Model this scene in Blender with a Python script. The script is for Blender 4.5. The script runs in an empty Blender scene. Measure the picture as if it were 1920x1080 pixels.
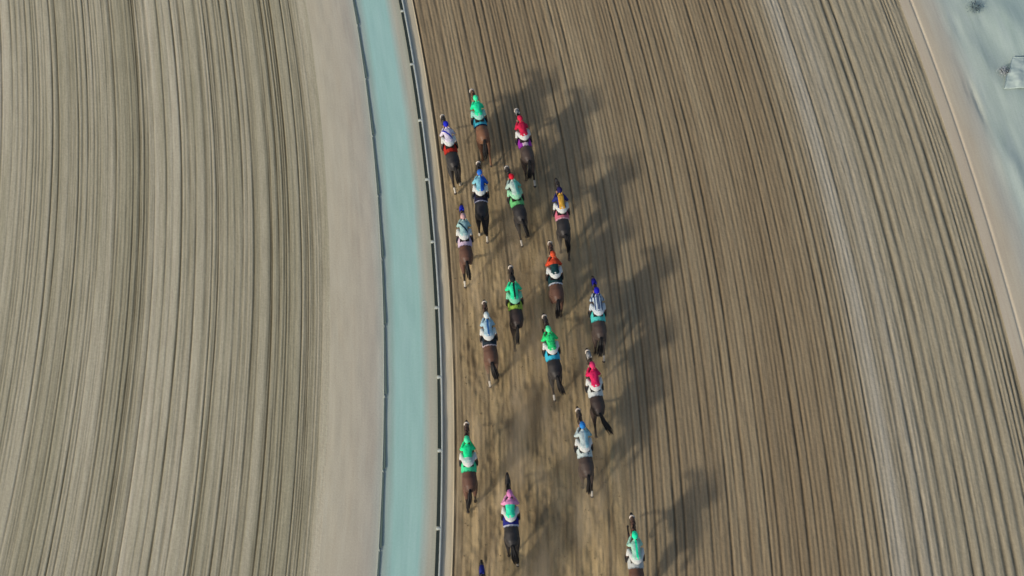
import bpy, math, random
import numpy as np
from mathutils import Vector, Matrix

S = bpy.context.scene
R = math.radians

# ------------------------------------------------------------------ camera, world, sun, exposure
CAM_H, CAM_TILT = 39.17, 67.0                      # drone height, degrees below the horizon
cam_d = bpy.data.cameras.new("camera"); cam = bpy.data.objects.new("camera", cam_d)
S.collection.objects.link(cam); S.camera = cam
cam.location = (0, -CAM_H / math.tan(R(CAM_TILT)), CAM_H)
cam.rotation_euler = (R(90 - CAM_TILT), 0, 0)
cam_d.sensor_width = 36; cam_d.lens = 37.5
cam_d.clip_end = 5000; cam_d.clip_start = 0.5

SUN_EL, SUN_AZ = 25.0, math.degrees(math.atan2(-1.0, -0.8))   # low sun, behind and to the left
w = bpy.data.worlds.new("World"); S.world = w; w.use_nodes = True
wn = w.node_tree.nodes; wn.clear()
sky = wn.new("ShaderNodeTexSky"); sky.sky_type = 'NISHITA'; sky.sun_disc = False
sky.sun_elevation = R(SUN_EL); sky.sun_rotation = R(SUN_AZ); sky.dust_density = 2.5; sky.air_density = 1.0
bg = wn.new("ShaderNodeBackground"); bg.inputs[1].default_value = 0.15
wo = wn.new("ShaderNodeOutputWorld")
w.node_tree.links.new(sky.outputs[0], bg.inputs[0]); w.node_tree.links.new(bg.outputs[0], wo.inputs[0])
sun_d = bpy.data.lights.new("sun", 'SUN'); sun_d.energy = 2.5; sun_d.angle = R(4.2); sun_d.color = (1.0, 0.93, 0.82)
sun = bpy.data.objects.new("sun", sun_d); S.collection.objects.link(sun)
el = R(SUN_EL); az = R(SUN_AZ)
sdir = Vector((math.sin(az) * math.cos(el), math.cos(az) * math.cos(el), math.sin(el)))
sun.rotation_euler = sdir.to_track_quat('Z', 'Y').to_euler(); sun.location = sdir * 60
S.view_settings.view_transform = 'Standard'; S.view_settings.look = 'None'
S.view_settings.exposure = -0.31; S.view_settings.gamma = 1.0
S.render.engine = 'CYCLES'
S.cycles.max_bounces = 5; S.cycles.volume_bounces = 2

# ------------------------------------------------------------------ helpers
def link(o, parent=None):
    S.collection.objects.link(o)
    if parent: o.parent = parent
    return o
def tag(o, label=None, cat=None, group=None, kind=None):
    if label: o["label"] = label
    if cat: o["category"] = cat
    if group: o["group"] = group
    if kind: o["kind"] = kind
    return o
def empty(name, loc, rz=0):
    o = bpy.data.objects.new(name, None); o.location = loc; o.rotation_euler = (0, 0, rz)
    o.empty_display_size = 0.3
    return link(o)

def lin(c):
    return tuple(((v / 255) / 12.92 if v / 255 <= .04045 else ((v / 255 + .055) / 1.055) ** 2.4) for v in c) + (1,)

class NT:
    """small node-tree builder"""
    def __init__(s, name, rough=0.8, spec=0.25):
        s.m = bpy.data.materials.new(name); s.m.use_nodes = True
        s.t = s.m.node_tree; s.n = s.t.nodes
        s.b = s.n["Principled BSDF"]
        s.b.inputs["Roughness"].default_value = rough
        s.b.inputs["Specular IOR Level"].default_value = spec
    def l(s, a, b): s.t.links.new(a, b)
    def val(s, sock, v):
        if hasattr(v, "is_output") or isinstance(v, bpy.types.NodeSocket): s.l(v, sock)
        else: sock.default_value = v
    def attr(s, name):
        a = s.n.new("ShaderNodeAttribute"); a.attribute_name = name; return a.outputs["Fac"]
    def coords(s, kind, scale=(1, 1, 1)):
        tc = s.n.new("ShaderNodeTexCoord"); mp = s.n.new("ShaderNodeMapping")
        mp.inputs["Scale"].default_value = scale
        s.l(tc.outputs[kind], mp.inputs[0]); return mp.outputs[0]
    def noise(s, vec, scale, detail=4, rough=.55, dist=0):
        n = s.n.new("ShaderNodeTexNoise"); s.l(vec, n.inputs["Vector"])
        n.inputs["Scale"].default_value = scale; n.inputs["Detail"].default_value = detail
        n.inputs["Roughness"].default_value = rough; n.inputs["Distortion"].default_value = dist
        return n.outputs["Fac"]
    def ramp(s, f, stops):
        r = s.n.new("ShaderNodeValToRGB"); s.l(f, r.inputs[0])
        e = r.color_ramp.elements
        while len(e) < len(stops): e.new(.5)
        for k, (p, c) in enumerate(stops):
            e[k].position = p; e[k].color = c if isinstance(c, tuple) else (c, c, c, 1)
        return r.outputs[0]
    def mix(s, f, a, b, mode='MIX'):
        m = s.n.new("ShaderNodeMix"); m.data_type = 'RGBA'; m.blend_type = mode
        s.val(m.inputs[0], f); s.val(m.inputs[6], a); s.val(m.inputs[7], b); return m.outputs[2]
    def math(s, op, a, b=0.0, c=None):
        m = s.n.new("ShaderNodeMath"); m.operation = op
        s.val(m.inputs[0], a); s.val(m.inputs[1], b)
        if c is not None: s.val(m.inputs[2], c)
        return m.outputs[0]
    def mapr(s, v, a, b, c, d):
        m = s.n.new("ShaderNodeMapRange"); s.val(m.inputs[0], v)
        for k, x in enumerate((a, b, c, d)): m.inputs[k + 1].default_value = x
        return m.outputs[0]
    def bump(s, h, strength, dist):
        b = s.n.new("ShaderNodeBump"); b.inputs["Strength"].default_value = strength
        b.inputs["Distance"].default_value = dist; s.l(h, b.inputs["Height"])
        s.l(b.outputs[0], s.b.inputs["Normal"])
    def color(s, c): s.val(s.b.inputs["Base Color"], c); return s

def mesh_obj(name, verts, faces, mats, parent=None, smooth=True, midx=None):
    me = bpy.data.meshes.new(name); me.from_pydata([tuple(v) for v in verts], [], [tuple(f) for f in faces])
    for m in (mats if isinstance(mats, (list, tuple)) else [mats]): me.materials.append(m)
    if smooth: me.polygons.foreach_set("use_smooth", [True] * len(me.polygons))
    if midx is not None: me.polygons.foreach_set("material_index", midx)
    me.update()
    return link(bpy.data.objects.new(name, me), parent)

# ------------------------------------------------------------------ the course: bends gently to the left
def curve_x(a, Y):
    """a = lateral station of a line where it crosses Y = 0, Y = distance ahead"""
    a = np.asarray(a, float); Y = np.asarray(Y, float)
    c = -0.0044 + np.where(a < -4, 8e-5, 4e-5) * np.clip(a + 4, -25, 30)
    Yc = np.clip(Y, -45, 45)
    return a - 0.08 * Y + c * (Yc ** 2 + 2 * Yc * (Y - Yc))

def smooth_noise(rng, n, scale):
    k = max(4, int(n / scale) + 3)
    v = rng.standard_normal(k); x = np.linspace(0, k - 1.001, n); i = x.astype(int); f = x - i
    f = f * f * (3 - 2 * f)
    return v[i] * (1 - f) + v[i + 1] * f
def noise2(rng, A, Y, sa, sy):
    """value noise on the grid A x Y with feature sizes sa, sy in metres"""
    u = (A - A.min()) / sa; v = (Y - Y.min()) / sy
    g = rng.standard_normal((int(u.max()) + 3, int(v.max()) + 3))
    i = u.astype(int); j = v.astype(int); fu = u - i; fv = v - j
    fu = (fu * fu * (3 - 2 * fu))[:, None]; fv = (fv * fv * (3 - 2 * fv))[None, :]
    a = g[np.ix_(i, j)]; b = g[np.ix_(i + 1, j)]; c = g[np.ix_(i, j + 1)]; d = g[np.ix_(i + 1, j + 1)]
    return a * (1 - fu) * (1 - fv) + b * fu * (1 - fv) + c * (1 - fu) * fv + d * fu * fv

def grid_mesh(name, a_vals, y_vals, Z, mat, attrs=None, kind="structure", Xf=curve_x):
    na, ny = len(a_vals), len(y_vals)
    A, Y = np.meshgrid(a_vals, y_vals, indexing='ij')
    co = np.stack([Xf(A, Y), Y, Z], -1).reshape(-1, 3)
    idx = np.arange(na * ny).reshape(na, ny)
    q = np.stack([idx[:-1, :-1], idx[1:, :-1], idx[1:, 1:], idx[:-1, 1:]], -1).reshape(-1, 4)
    me = bpy.data.meshes.new(name)
    me.vertices.add(na * ny); me.vertices.foreach_set("co", co.ravel())
    me.loops.add(q.size); me.loops.foreach_set("vertex_index", q.ravel())
    me.polygons.add(len(q)); me.polygons.foreach_set("loop_start", np.arange(len(q)) * 4)
    me.polygons.foreach_set("loop_total", np.full(len(q), 4)); me.update(calc_edges=True)
    me.polygons.foreach_set("use_smooth", np.ones(len(q), bool))
    attrs = dict(attrs or {}); attrs["across"] = A; attrs["along"] = Y
    for k, v in attrs.items():
        at = me.attributes.new(k, 'FLOAT', 'POINT'); at.data.foreach_set("value", np.broadcast_to(v, (na, ny)).ravel().astype(np.float32))
    me.materials.append(mat)
    return tag(link(bpy.data.objects.new(name, me)), kind=kind)

def y_rows(fine):
    return np.concatenate([np.arange(-60, -15, 1.5), np.arange(-15, 17.5, fine), np.arange(17.5, 90, 1.5)])

def track_vec(nt, sa, sy):
    c = nt.n.new("ShaderNodeCombineXYZ")
    nt.l(nt.math('MULTIPLY', nt.attr("across"), sa), c.inputs[0])
    nt.l(nt.math('MULTIPLY', nt.attr("along"), sy), c.inputs[1]); return c.outputs[0]

# the horses: x, y, heading, and how each looks (ground positions in metres)
HORSES = [
 dict(p=(-1.34, 6.88, 13.2)), dict(p=(-2.53, 5.64, 13.3)), dict(p=(0.50, 5.92, 12.3)), dict(p=(-1.25, 3.39, 4.3)),
 dict(p=(0.17, 3.23, 15.1)), dict(p=(1.97, 2.61, 7.2)), dict(p=(-1.86, 1.45, 5.8)), dict(p=(1.66, -0.18, 6.7)),
 dict(p=(3.27, -1.70, 5.4)), dict(p=(0.11, -1.22, 6.3)), dict(p=(-0.87, -2.70, 7.2)), dict(p=(1.50, -3.25, 10.5)),
 dict(p=(3.07, -4.67, 9.1)), dict(p=(2.61, -6.95, 7.3)), dict(p=(-1.56, -7.48, 3.8)), dict(p=(-0.05, -9.42, 4.4)),
 dict(p=(4.29, -10.86, 2.5)), dict(p=(-0.95, -12.50, 4.0))]

# ---- materials of the ground
def sand_mat(name, light, mid, groove, churn_a=None, churn_b=None):
    m = NT(name, rough=.95, spec=.1)
    streak = m.noise(track_vec(m, 1.0, .03), 2.2, 5, .6)
    fine = m.noise(track_vec(m, 14, .8), 1.0, 4, .7)
    grain = m.noise(m.coords("Object"), 9, 5, .7)
    c = m.mix(m.ramp(streak, [(.35, 0.0), (.68, 1.0)]), light, mid)
    c = m.mix(m.math('MULTIPLY', m.attr("tone"), 1.0), c, mid)
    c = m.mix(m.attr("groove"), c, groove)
    if churn_a:
        # the outer third was harrowed drier and paler, with one nearly white pass
        wobble = m.mapr(m.noise(track_vec(m, .3, .05), 1.0, 3, .5), 0, 1, -.25, .25)
        ac = m.math('ADD', m.attr("across"), wobble)
        c = m.mix(m.ramp(m.mapr(ac, 11.5, 15.2, 0, 1), [(0, 0.0), (.55, .45), (1, .75)]), c, m.mix(m.attr("groove"), lin((180, 171, 146)), lin((96, 88, 68))))
        c = m.mix(m.ramp(m.mapr(ac, 12.9, 15.3, 0, 1), [(0, 0.0), (.32, .6), (.46, .12), (.7, .3), (1, 0.0)]), c, m.mix(m.attr("groove"), lin((196, 190, 174)), lin((136, 130, 112))))
        patch = m.noise(track_vec(m, 1.0, .22), 1.5, 6, .58, .4)
        ch = m.mix(m.ramp(patch, [(.36, 0.0), (.66, 1.0)]), churn_a, churn_b)
        c = m.mix(m.attr("churn"), c, ch)
    c = m.mix(.5, c, m.ramp(fine, [(.25, .32), (.75, .72)]), 'OVERLAY')
    c = m.mix(.35, c, m.ramp(grain, [(.3, .36), (.7, .66)]), 'OVERLAY')
    m.color(c)
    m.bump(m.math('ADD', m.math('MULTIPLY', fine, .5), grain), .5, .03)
    return m.m

# ------------------------------------------------------------------ furrowed ground
def furrows(a_vals, y_vals, grooves, rng, wob=.03):
    """sum of shallow grooves (pos, width, depth, strength) combed along the course"""
    na, ny = len(a_vals), len(y_vals)
    Z = np.zeros((na, ny)); G = np.zeros((na, ny))
    ys = y_vals
    w1 = sum(np.sin(ys * f + p) * am for f, p, am in ((.11, 1.3, 1.0), (.31, .2, .35), (.83, 2.2, .1))) * wob
    for (p, wd, dp, st) in grooves:
        ph = rng.uniform(0, 6.3)
        off = w1 + .012 * np.sin(ys * rng.uniform(.15, .5) + ph)
        fade = np.clip(.78 + .35 * np.sin(ys * rng.uniform(.06, .25) + ph * 2) + .12 * np.sin(ys * 1.7 + ph), .15, 1.1)
        i0, i1 = np.searchsorted(a_vals, (p - 4 * wd - .12, p + 4 * wd + .12))
        if i1 <= i0: continue
        d = (a_vals[i0:i1, None] - p - off[None, :]) / wd
        g = np.exp(-.5 * d * d) * fade[None, :]
        Z[i0:i1] -= dp * g
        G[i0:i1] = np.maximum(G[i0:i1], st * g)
    return Z, G

A_LRAIL, A_RRAIL, A_EDGE, A_OUT, A_FUR = -5.11, -3.06, -2.50, 19.25, -7.25
# left track (not in use): flat pale sand combed by thin dark lines that come in bundles
rng = np.random.default_rng(5)
def dens_left(a):
    d = .46
    for c, wd, am in ((-17.9, .75, 1.0), (-15.35, .55, 1.35), (-11.6, .6, .8), (-9.0, 1.3, 1.15), (-19.7, .4, .8), (-13.2, .35, .25), (-8.2, .9, .5)):
        d += am * math.exp(-.5 * ((a - c) / wd) ** 2)
    return d
gl = []; a = -42.0
while a < A_FUR:
    d = dens_left(a) if a > -21 else .5 + .5 * math.sin(a * 1.1)
    a += min(.75, max(.075, rng.gamma(4.0, .052) / max(d, .12) * .72))
    edge = np.clip((A_FUR - a) / .8, 0.1, 1)
    k = (rng.uniform(.2, .55) if rng.random() < .5 else rng.uniform(.6, 1.1)) * (.6 + .4 * min(1, d)) * edge
    gl.append((a, rng.uniform(.017, .030) + (.022 if rng.random() < .1 else 0), .027 * k, 1.1 * k))
al = np.concatenate([np.arange(-42, -21.5, .3), np.arange(-21.5, A_FUR - .3, .028), [A_FUR - .3 + .05, A_FUR]]); yl = y_rows(.5)
Z, G = furrows(al, yl, gl, rng)
tone = np.clip(np.array([dens_left(x) for x in al]) * .62 - .3, 0, .95)[:, None] + .12 * noise2(rng, al, yl, .5, 12)
Z[-1] = 0; tone *= np.clip((A_FUR - al) / 1.3, 0, 1)[:, None]
M_left = sand_mat("combed_pale_sand", lin((212, 201, 174)), lin((174, 166, 138)), lin((102, 93, 70)))
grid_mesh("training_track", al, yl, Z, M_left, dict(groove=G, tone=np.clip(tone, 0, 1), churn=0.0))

# right track: harrowed in close furrows, broken up where the field has galloped
rng = np.random.default_rng(11)
gr = []; a = A_EDGE + .05; kk = 0
while a < A_OUT - .1:
    if a < 7: stp = rng.uniform(.14, .20)
    elif a < 14.2: stp = rng.uniform(.155, .20)
    elif a < 18.4: stp = rng.uniform(.34, .44)
    else: stp = rng.uniform(.12, .2)
    deep = rng.uniform(.78, 1.0)
    if a < 14.2 and kk % 2: deep *= .45
    kk += 1
    wd = rng.uniform(.032, .05) if a < 14.2 else (rng.uniform(.055, .08) if a < 18.4 else .035)
    gr.append((a, wd * .8, .050 * deep * (1.25 if 14.2 < a < 18.4 else 1), .8 * deep))
    if a > 14.2 and a < 18.4: gr.append((a + rng.uniform(.12, .22), .02, .012, .3))
    a += stp
gr.append((A_EDGE + .06, .03, .03, .8)); gr.append((A_OUT - .12, .08, .05, .9))
ar = np.concatenate([np.arange(A_EDGE, A_OUT, .036), [A_OUT]]); yr = y_rows(.085)
Z, G = furrows(ar, yr, gr, rng, .04)
AA, YY = np.meshgrid(ar, yr, indexing='ij')
ch = np.zeros_like(AA)
for h in HORSES:
    hx, hy, _ = h['p']; ah = hx - float(curve_x(0, hy))
    side = np.exp(-.5 * ((AA - ah) / .42) ** 2)
    ch = np.maximum(ch, side / (1 + np.exp((YY - hy - .3) / .5)) * np.clip(1.15 - (hy - YY) * .012, .4, 1))
ch2 = np.clip(1 - (np.abs(AA - .9 - np.clip(-YY, 0, 12) * .05) / 2.9) ** 4, 0, 1) / (1 + np.exp((YY - 3.2) / 1.4))
n_lo = noise2(rng, ar, yr, .5, 1.4); n_mid = noise2(rng, ar, yr, .15, 1.3); n_hi = noise2(rng, ar, yr, .08, .5)
ch = np.clip(np.maximum(ch, .72 * ch2) + .20 * n_lo * (ch > .15) + .1 * n_mid * (ch > .15), 0, 1)
ch *= np.clip((AA - A_EDGE - .05) / .6, .0, 1)
Zc = .010 * n_mid + .006 * n_hi + .007 * n_lo - .012
pits = np.zeros_like(Z)
for _ in range(420):                               # hoof prints
    h = HORSES[rng.integers(len(HORSES))]; hx, hy, _h = h['p']
    py = hy - rng.uniform(0, 1) ** .8 * 24; pa = hx - float(curve_x(0, hy)) + rng.normal(0, .28)
    if py < -15 or pa < A_EDGE + .2: continue
    i = slice(*np.searchsorted(ar, (pa - .25, pa + .25))); j = slice(*np.searchsorted(yr, (py - .4, py + .4)))
    rr = ((ar[i, None] - pa) / .075) ** 2 + ((yr[None, j] - py) / .12) ** 2
    pits[i, j] = np.minimum(pits[i, j], -.032 * np.exp(-.5 * rr)); pits[i, j] += .014 * np.exp(-.5 * (np.sqrt(rr) - 2.1) ** 2 / .25)
Z = Z * (1 - .66 * ch) + Zc * ch + pits * np.clip(ch * 1.6, 0, 1)
G = np.clip(G * (1 - .55 * ch) + np.clip(-pits / .045, 0, 1) * ch * .55, 0, 1)
tone = (.35 + .16 * np.sin(ar * 1.3) + .15 * np.sin(ar * .7 + 1) + .5 * np.exp(-.5 * ((ar - 18.9) / .35) ** 2))[:, None] + .12 * noise2(rng, ar, yr, .7, 9)
Z += .0035 * n_hi + .003 * noise2(rng, ar, yr, .06, .11)
Z[0] = 0; Z[-1] = 0
M_right = sand_mat("harrowed_brown_sand", lin((176, 158, 126)), lin((148, 130, 102)), lin((90, 76, 56)),
                   lin((128, 111, 84)), lin((194, 170, 126)))
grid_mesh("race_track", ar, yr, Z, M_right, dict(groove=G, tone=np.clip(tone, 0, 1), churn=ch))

# verges and path
def strip_mat(name, a0, a1, stops, bump=.35, blot=.5):
    m = NT(name, rough=.95, spec=.1)
    pos = m.mapr(m.attr("across"), a0, a1, 0, 1)
    wob = m.noise(track_vec(m, .6, .12), 1.2, 4, .6)
    pos = m.math('ADD', pos, m.mapr(wob, 0, 1, -.07, .07))
    c = m.ramp(pos, stops)
    n1 = m.noise(track_vec(m, 1, .25), 1.1, 6, .6, .4); n2 = m.noise(m.coords("Object"), 14, 5, .75)
    n3 = m.noise(track_vec(m, 9, .35), 1.0, 3, .6)
    c = m.mix(blot * .6, c, m.ramp(n1, [(.3, .38), (.7, .62)]), 'OVERLAY')
    c = m.mix(.3, c, m.ramp(n2, [(.3, .36), (.7, .64)]), 'OVERLAY')
    c = m.mix(.22, c, m.ramp(n3, [(.3, .36), (.7, .64)]), 'OVERLAY')
    m.color(c); m.bump(n2, bump, .02)
    return m.m
TAN, PINK, GREY, TEAL = lin((203, 193, 170)), lin((195, 187, 169)), lin((184, 190, 178)), lin((174, 213, 202))
yv = y_rows(.5)
def rough(av, amp): return amp * noise2(rng, av, yv, .25, .5)
av = np.linspace(A_FUR, A_LRAIL, 24); z = rough(av, .006); z[0] = 0; z[-1] = 0
grid_mesh("verge", av, yv, z, strip_mat("tan_sand_verge", A_FUR, A_LRAIL, [(0, lin((208, 198, 172))), (.45, TAN), (.8, PINK), (1, GREY)]), dict(tone=0))
av = np.linspace(A_LRAIL, A_RRAIL, 24); z = rough(av, .004); z[0] = 0; z[-1] = 0
grid_mesh("path", av, yv, z, strip_mat("blue_green_path", A_LRAIL, A_RRAIL,
    [(0, GREY), (.12, lin((172, 196, 184))), (.22, TEAL), (.66, TEAL), (.75, lin((184, 198, 184))), (.85, lin((194, 190, 170))), (1, lin((184, 186, 166)))], .15, .2))
av = np.linspace(A_RRAIL, A_EDGE, 16); z = rough(av, .01) + -.012 * np.exp(-.5 * ((av - A_EDGE + .03) / .03) ** 2)[:, None]; z[0] = 0; z[-1] = 0
grid_mesh("kerb_strip", av, yv, z, strip_mat("tan_bank", A_RRAIL, A_EDGE, [(0, GREY), (.25, lin((204, 200, 184))), (.5, lin((216, 204, 176))), (1, lin((220, 202, 166)))]), dict(tone=0))
# outer verge and the uneven waste ground beyond it
av = np.concatenate([np.arange(A_OUT, A_OUT + 1, .018), np.arange(A_OUT + 1, 27, .07), np.arange(27, 70, 1.0)])
AA, YY = np.meshgrid(av, yv, indexing='ij'); XX = curve_x(AA, YY)
d_out = av - A_OUT
z = (.012 * noise2(rng, av, yv, .3, .5) * np.clip((AA - A_OUT - 1.0) / .8, .15, 1)
     + .025 * noise2(rng, av, yv, 1.1, 1.5) * np.clip((AA - A_OUT - 1.4) / 1.5, 0, 1)
     - .032 * np.exp(-.5 * ((AA - A_OUT - .52) / .04) ** 2))
def bump_at(x, y, sx, sy, h, rot=0):
    c, s = math.cos(rot), math.sin(rot); dx, dy = XX - x, YY - y
    u, v = c * dx + s * dy, -s * dx + c * dy
    return h * np.exp(-.5 * ((u / sx) ** 2 + (v / sy) ** 2))
z += bump_at(20.95, 10.6, .4, 1.2, .06, .35) + bump_at(22.1, 9.0, .6, .4, .10, .1) + bump_at(22.3, 12.3, .8, 1.0, .10, .4)
z += bump_at(21.0, 5.4, .3, .8, .1, .3) + bump_at(21.6, 3.2, .25, .7, .12, .3)
z -= bump_at(20.03, 8.75, .05, .55, .09, .2) + bump_at(19.72, 9.4, .045, .22, .05, .3) + bump_at(20.35, 9.2, .07, .25, .04, .2)
z[0] = 0
M_out = strip_mat("grey_waste_ground", A_OUT, A_OUT + 6, [(0, lin((206, 192, 168))), (.14, lin((202, 190, 166))), (.24, lin((190, 188, 174))), (.34, lin((186, 199, 188))), (1, lin((182, 202, 192)))], .3, .4)
grid_mesh("outer_verge", av, yv, z, M_out, dict(tone=0))
# the plain all round
m = NT("plain_sand", .95, .1)
m.color(m.mix(m.ramp(m.noise(m.coords("Object"), .05, 6, .6), [(.3, 0.0), (.7, 1.0)]), lin((196, 186, 160)), lin((172, 182, 172))))
pl = mesh_obj("ground", [(-1500, -1500, -.25), (1500, -1500, -.25), (1500, 1500, -.25), (-1500, 1500, -.25)], [(0, 1, 2, 3)], m.m)
tag(pl, kind="structure")

# ------------------------------------------------------------------ shape tools
class MB:
    """collects rings and tubes into one mesh"""
    def __init__(s): s.v = []; s.f = []; s.mi = []
    def tube(s, pts, rad, n=12, mi=0, side=(1, 0, 0), caps=True):
        """pts: list of points; rad: (r_side, r_up) per point; rounded ends"""
        P = [Vector(p) for p in pts]; rad = [(r, r) if not isinstance(r, tuple) else r for r in rad]
        if caps:
            d0 = (P[0] - P[1]).normalized(); d1 = (P[-1] - P[-2]).normalized()
            r0, r1 = rad[0], rad[-1]
            e0 = min(r0); e1 = min(r1)
            P = [P[0] + d0 * e0 * .95, P[0] + d0 * e0 * .65] + P + [P[-1] + d1 * e1 * .65, P[-1] + d1 * e1 * .95]
            rad = [(r0[0] * .3, r0[1] * .3), (r0[0] * .76, r0[1] * .76)] + rad + [(r1[0] * .76, r1[1] * .76), (r1[0] * .3, r1[1] * .3)]
        base = len(s.v); sv = Vector(side)
        for k, p in enumerate(P):
            t = (P[min(k + 1, len(P) - 1)] - P[max(k - 1, 0)]).normalized()
            u = sv - t * sv.dot(t)
            if u.length < .2: u = Vector((0, 1, 0)) - t * t.y
            u.normalize(); w_ = t.cross(u)
            for j in range(n):
                an = 2 * math.pi * j / n
                s.v.append(p + u * math.cos(an) * rad[k][0] + w_ * math.sin(an) * rad[k][1])
        m_ = len(P)
        for k in range(m_ - 1):
            for j in range(n):
                s.f.append((base + k * n + j, base + k * n + (j + 1) % n, base + (k + 1) * n + (j + 1) % n, base + (k + 1) * n + j)); s.mi.append(mi)
        s.f.append(tuple(base + j for j in reversed(range(n)))); s.mi.append(mi)
        s.f.append(tuple(base + (m_ - 1) * n + j for j in range(n))); s.mi.append(mi)
        return s
    def box(s, c, h, mi=0, rz=0):
        b = len(s.v); ca, sa = math.cos(rz), math.sin(rz)
        for x in (-1, 1):
            for y in (-1, 1):
                for z_ in (-1, 1):
                    dx, dy = x * h[0], y * h[1]
                    s.v.append(Vector((c[0] + ca * dx - sa * dy, c[1] + sa * dx + ca * dy, c[2] + z_ * h[2])))
        for f in ((0, 1, 3, 2), (4, 6, 7, 5), (0, 4, 5, 1), (2, 3, 7, 6), (0, 2, 6, 4), (1, 5, 7, 3)):
            s.f.append(tuple(b + i for i in f)); s.mi.append(mi)
        return s
    def ball(s, c, r, nu=14, nv=9, mi=0):
        b = len(s.v)
        r = (r, r, r) if not isinstance(r, tuple) else r
        for i in range(nv + 1):
            th = math.pi * (i + .02) / (nv + .04)
            for j in range(nu):
                ph = 2 * math.pi * j / nu
                s.v.append(Vector((c[0] + r[0] * math.sin(th) * math.cos(ph), c[1] + r[1] * math.sin(th) * math.sin(ph), c[2] + r[2] * math.cos(th))))
        for i in range(nv):
            for j in range(nu):
                s.f.append((b + i * nu + j, b + (i + 1) * nu + j, b + (i + 1) * nu + (j + 1) % nu, b + i * nu + (j + 1) % nu)); s.mi.append(mi)
        s.f.append(tuple(b + j for j in range(nu))); s.mi.append(mi)
        s.f.append(tuple(b + nv * nu + j for j in reversed(range(nu)))); s.mi.append(mi)
        return s
    def build(s, name, mats, parent=None, smooth=True, off=(0, 0, 0)):
        o_ = Vector(off)
        return mesh_obj(name, [v - o_ for v in s.v], s.f, mats, parent, smooth, s.mi)
    def fused(s, voxel, smooth_it=4, fac=.5):
        """one continuous surface out of the overlapping shapes -> (verts, faces) as numpy"""
        me = bpy.data.meshes.new("tmp"); me.from_pydata([tuple(v) for v in s.v], [], s.f)
        o = bpy.data.objects.new("tmp", me); S.collection.objects.link(o)
        r = o.modifiers.new("r", 'REMESH'); r.mode = 'VOXEL'; r.voxel_size = voxel; r.adaptivity = 0
        k = o.modifiers.new("s", 'SMOOTH'); k.iterations = smooth_it; k.factor = fac
        dg = bpy.context.evaluated_depsgraph_get(); dg.update()
        res = bpy.data.meshes.new_from_object(o.evaluated_get(dg))
        bpy.data.objects.remove(o); bpy.data.meshes.remove(me)
        return res

# ------------------------------------------------------------------ rails
def plain(name, col, rough=.6, spec=.3, var=.25, scale=20):
    m = NT(name, rough, spec)
    n = m.noise(m.coords("Object"), scale, 4, .65)
    m.color(m.mix(var, lin(col), m.ramp(n, [(.3, .34), (.7, .66)]), 'OVERLAY')); return m.m
M_tube = plain("weathered_white_rail", (168, 176, 172), .55, .4, .3, 3)
M_tube2 = plain("dull_grey_rail", (160, 168, 158), .7, .3, .3, 3)
M_panel = plain("dark_rail_panel", (52, 62, 58), .7, .2, .3, 6)
M_panel2 = plain("grey_green_rail_panel", (104, 120, 110), .7, .2, .3, 6)

def rail(a0, y_start, n_posts, label, tube_off, tube_r, wid, h, mt, mp, gap, skew):
    x0 = float(curve_x(a0, y_start)); root = empty("running_rail", (x0, y_start, 0))
    tag(root, label, "rail", "rails along the path")
    O = Vector((x0, y_start, 0))
    L = 2.885                                        # post spacing along the rail
    ys = [y_start]
    for _ in range(n_posts - 1):
        y = ys[-1]; sl = -.08 - .0088 * y; ys.append(y + L / math.sqrt(1 + sl * sl))
    P = lambda a, y, z_: Vector((float(curve_x(a, y)), y, z_))
    t = MB(); yy = np.linspace(ys[0] - .3, ys[-1] + .3, n_posts * 5)
    t.tube([P(a0 + tube_off, y, h - .03) for y in yy], [(tube_r, tube_r)] * len(yy), 10)
    t.build("rail_tube", mt, root, off=O)
    for k, y in enumerate(ys):
        p = MB()
        c = P(a0, y, 0)
        rz = math.atan(.08 + .0088 * y)
        p.tube([c + Vector((-wid * .3, 0, -.1)), c + Vector((-wid * .3, 0, h - .05))], [.032, .03], 8)
        p.tube([c + Vector((-wid * .4, 0, h - .04)), c + Vector((0, 0, h - .01)), P(a0 + tube_off * (1 if tube_off > 0 else .5), y, h)], [(.055, .02), (.06, .02), (.055, .02)], 8, side=(0, 1, 0))
        p.build("post", mt, root, off=O)
        if k < n_posts - 1:
            y1 = ys[k + 1]; q = MB(); nseg = 8
            b = len(q.v)
            for i in range(nseg + 1):
                f = i / nseg; y_ = y + gap + (y1 - y - 2 * gap) * f
                wd = wid * (.5 - .22 * skew * (f * 2 - 1) * .9); o = -skew * .02 * (f * 2 - 1)
                sag = .012 * math.sin(f * math.pi)
                for sx, sz in ((-1, -.012), (1, -.012), (1, .012), (-1, .012)):
                    q.v.append(P(a0 + o + sx * wd, y_, h - .02 + sz - sag))
            for i in range(nseg):
                for j in range(4):
                    q.f.append((b + i * 4 + j, b + (i + 1) * 4 + j, b + (i + 1) * 4 + (j + 1) % 4, b + i * 4 + (j + 1) % 4)); q.mi.append(0)
            q.f.append((b + 3, b + 2, b + 1, b)); q.mi.append(0); e = b + nseg * 4
            q.f.append((e, e + 1, e + 2, e + 3)); q.mi.append(0)
            q.build("rail_panel", mp, root, smooth=False, off=O)
    return root
rail(A_RRAIL, -18.16, 15, "pale tube rail with dark panels between its posts, beside the galloping field", .12, .048, .115, .085, M_tube, M_panel, .08, .25)
rail(A_LRAIL, -16.05, 14, "low grey-green rail on the far side of the blue-green path from the horses", -.05, .024, .054, .06, M_tube2, M_panel2, .1, .8)

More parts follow.
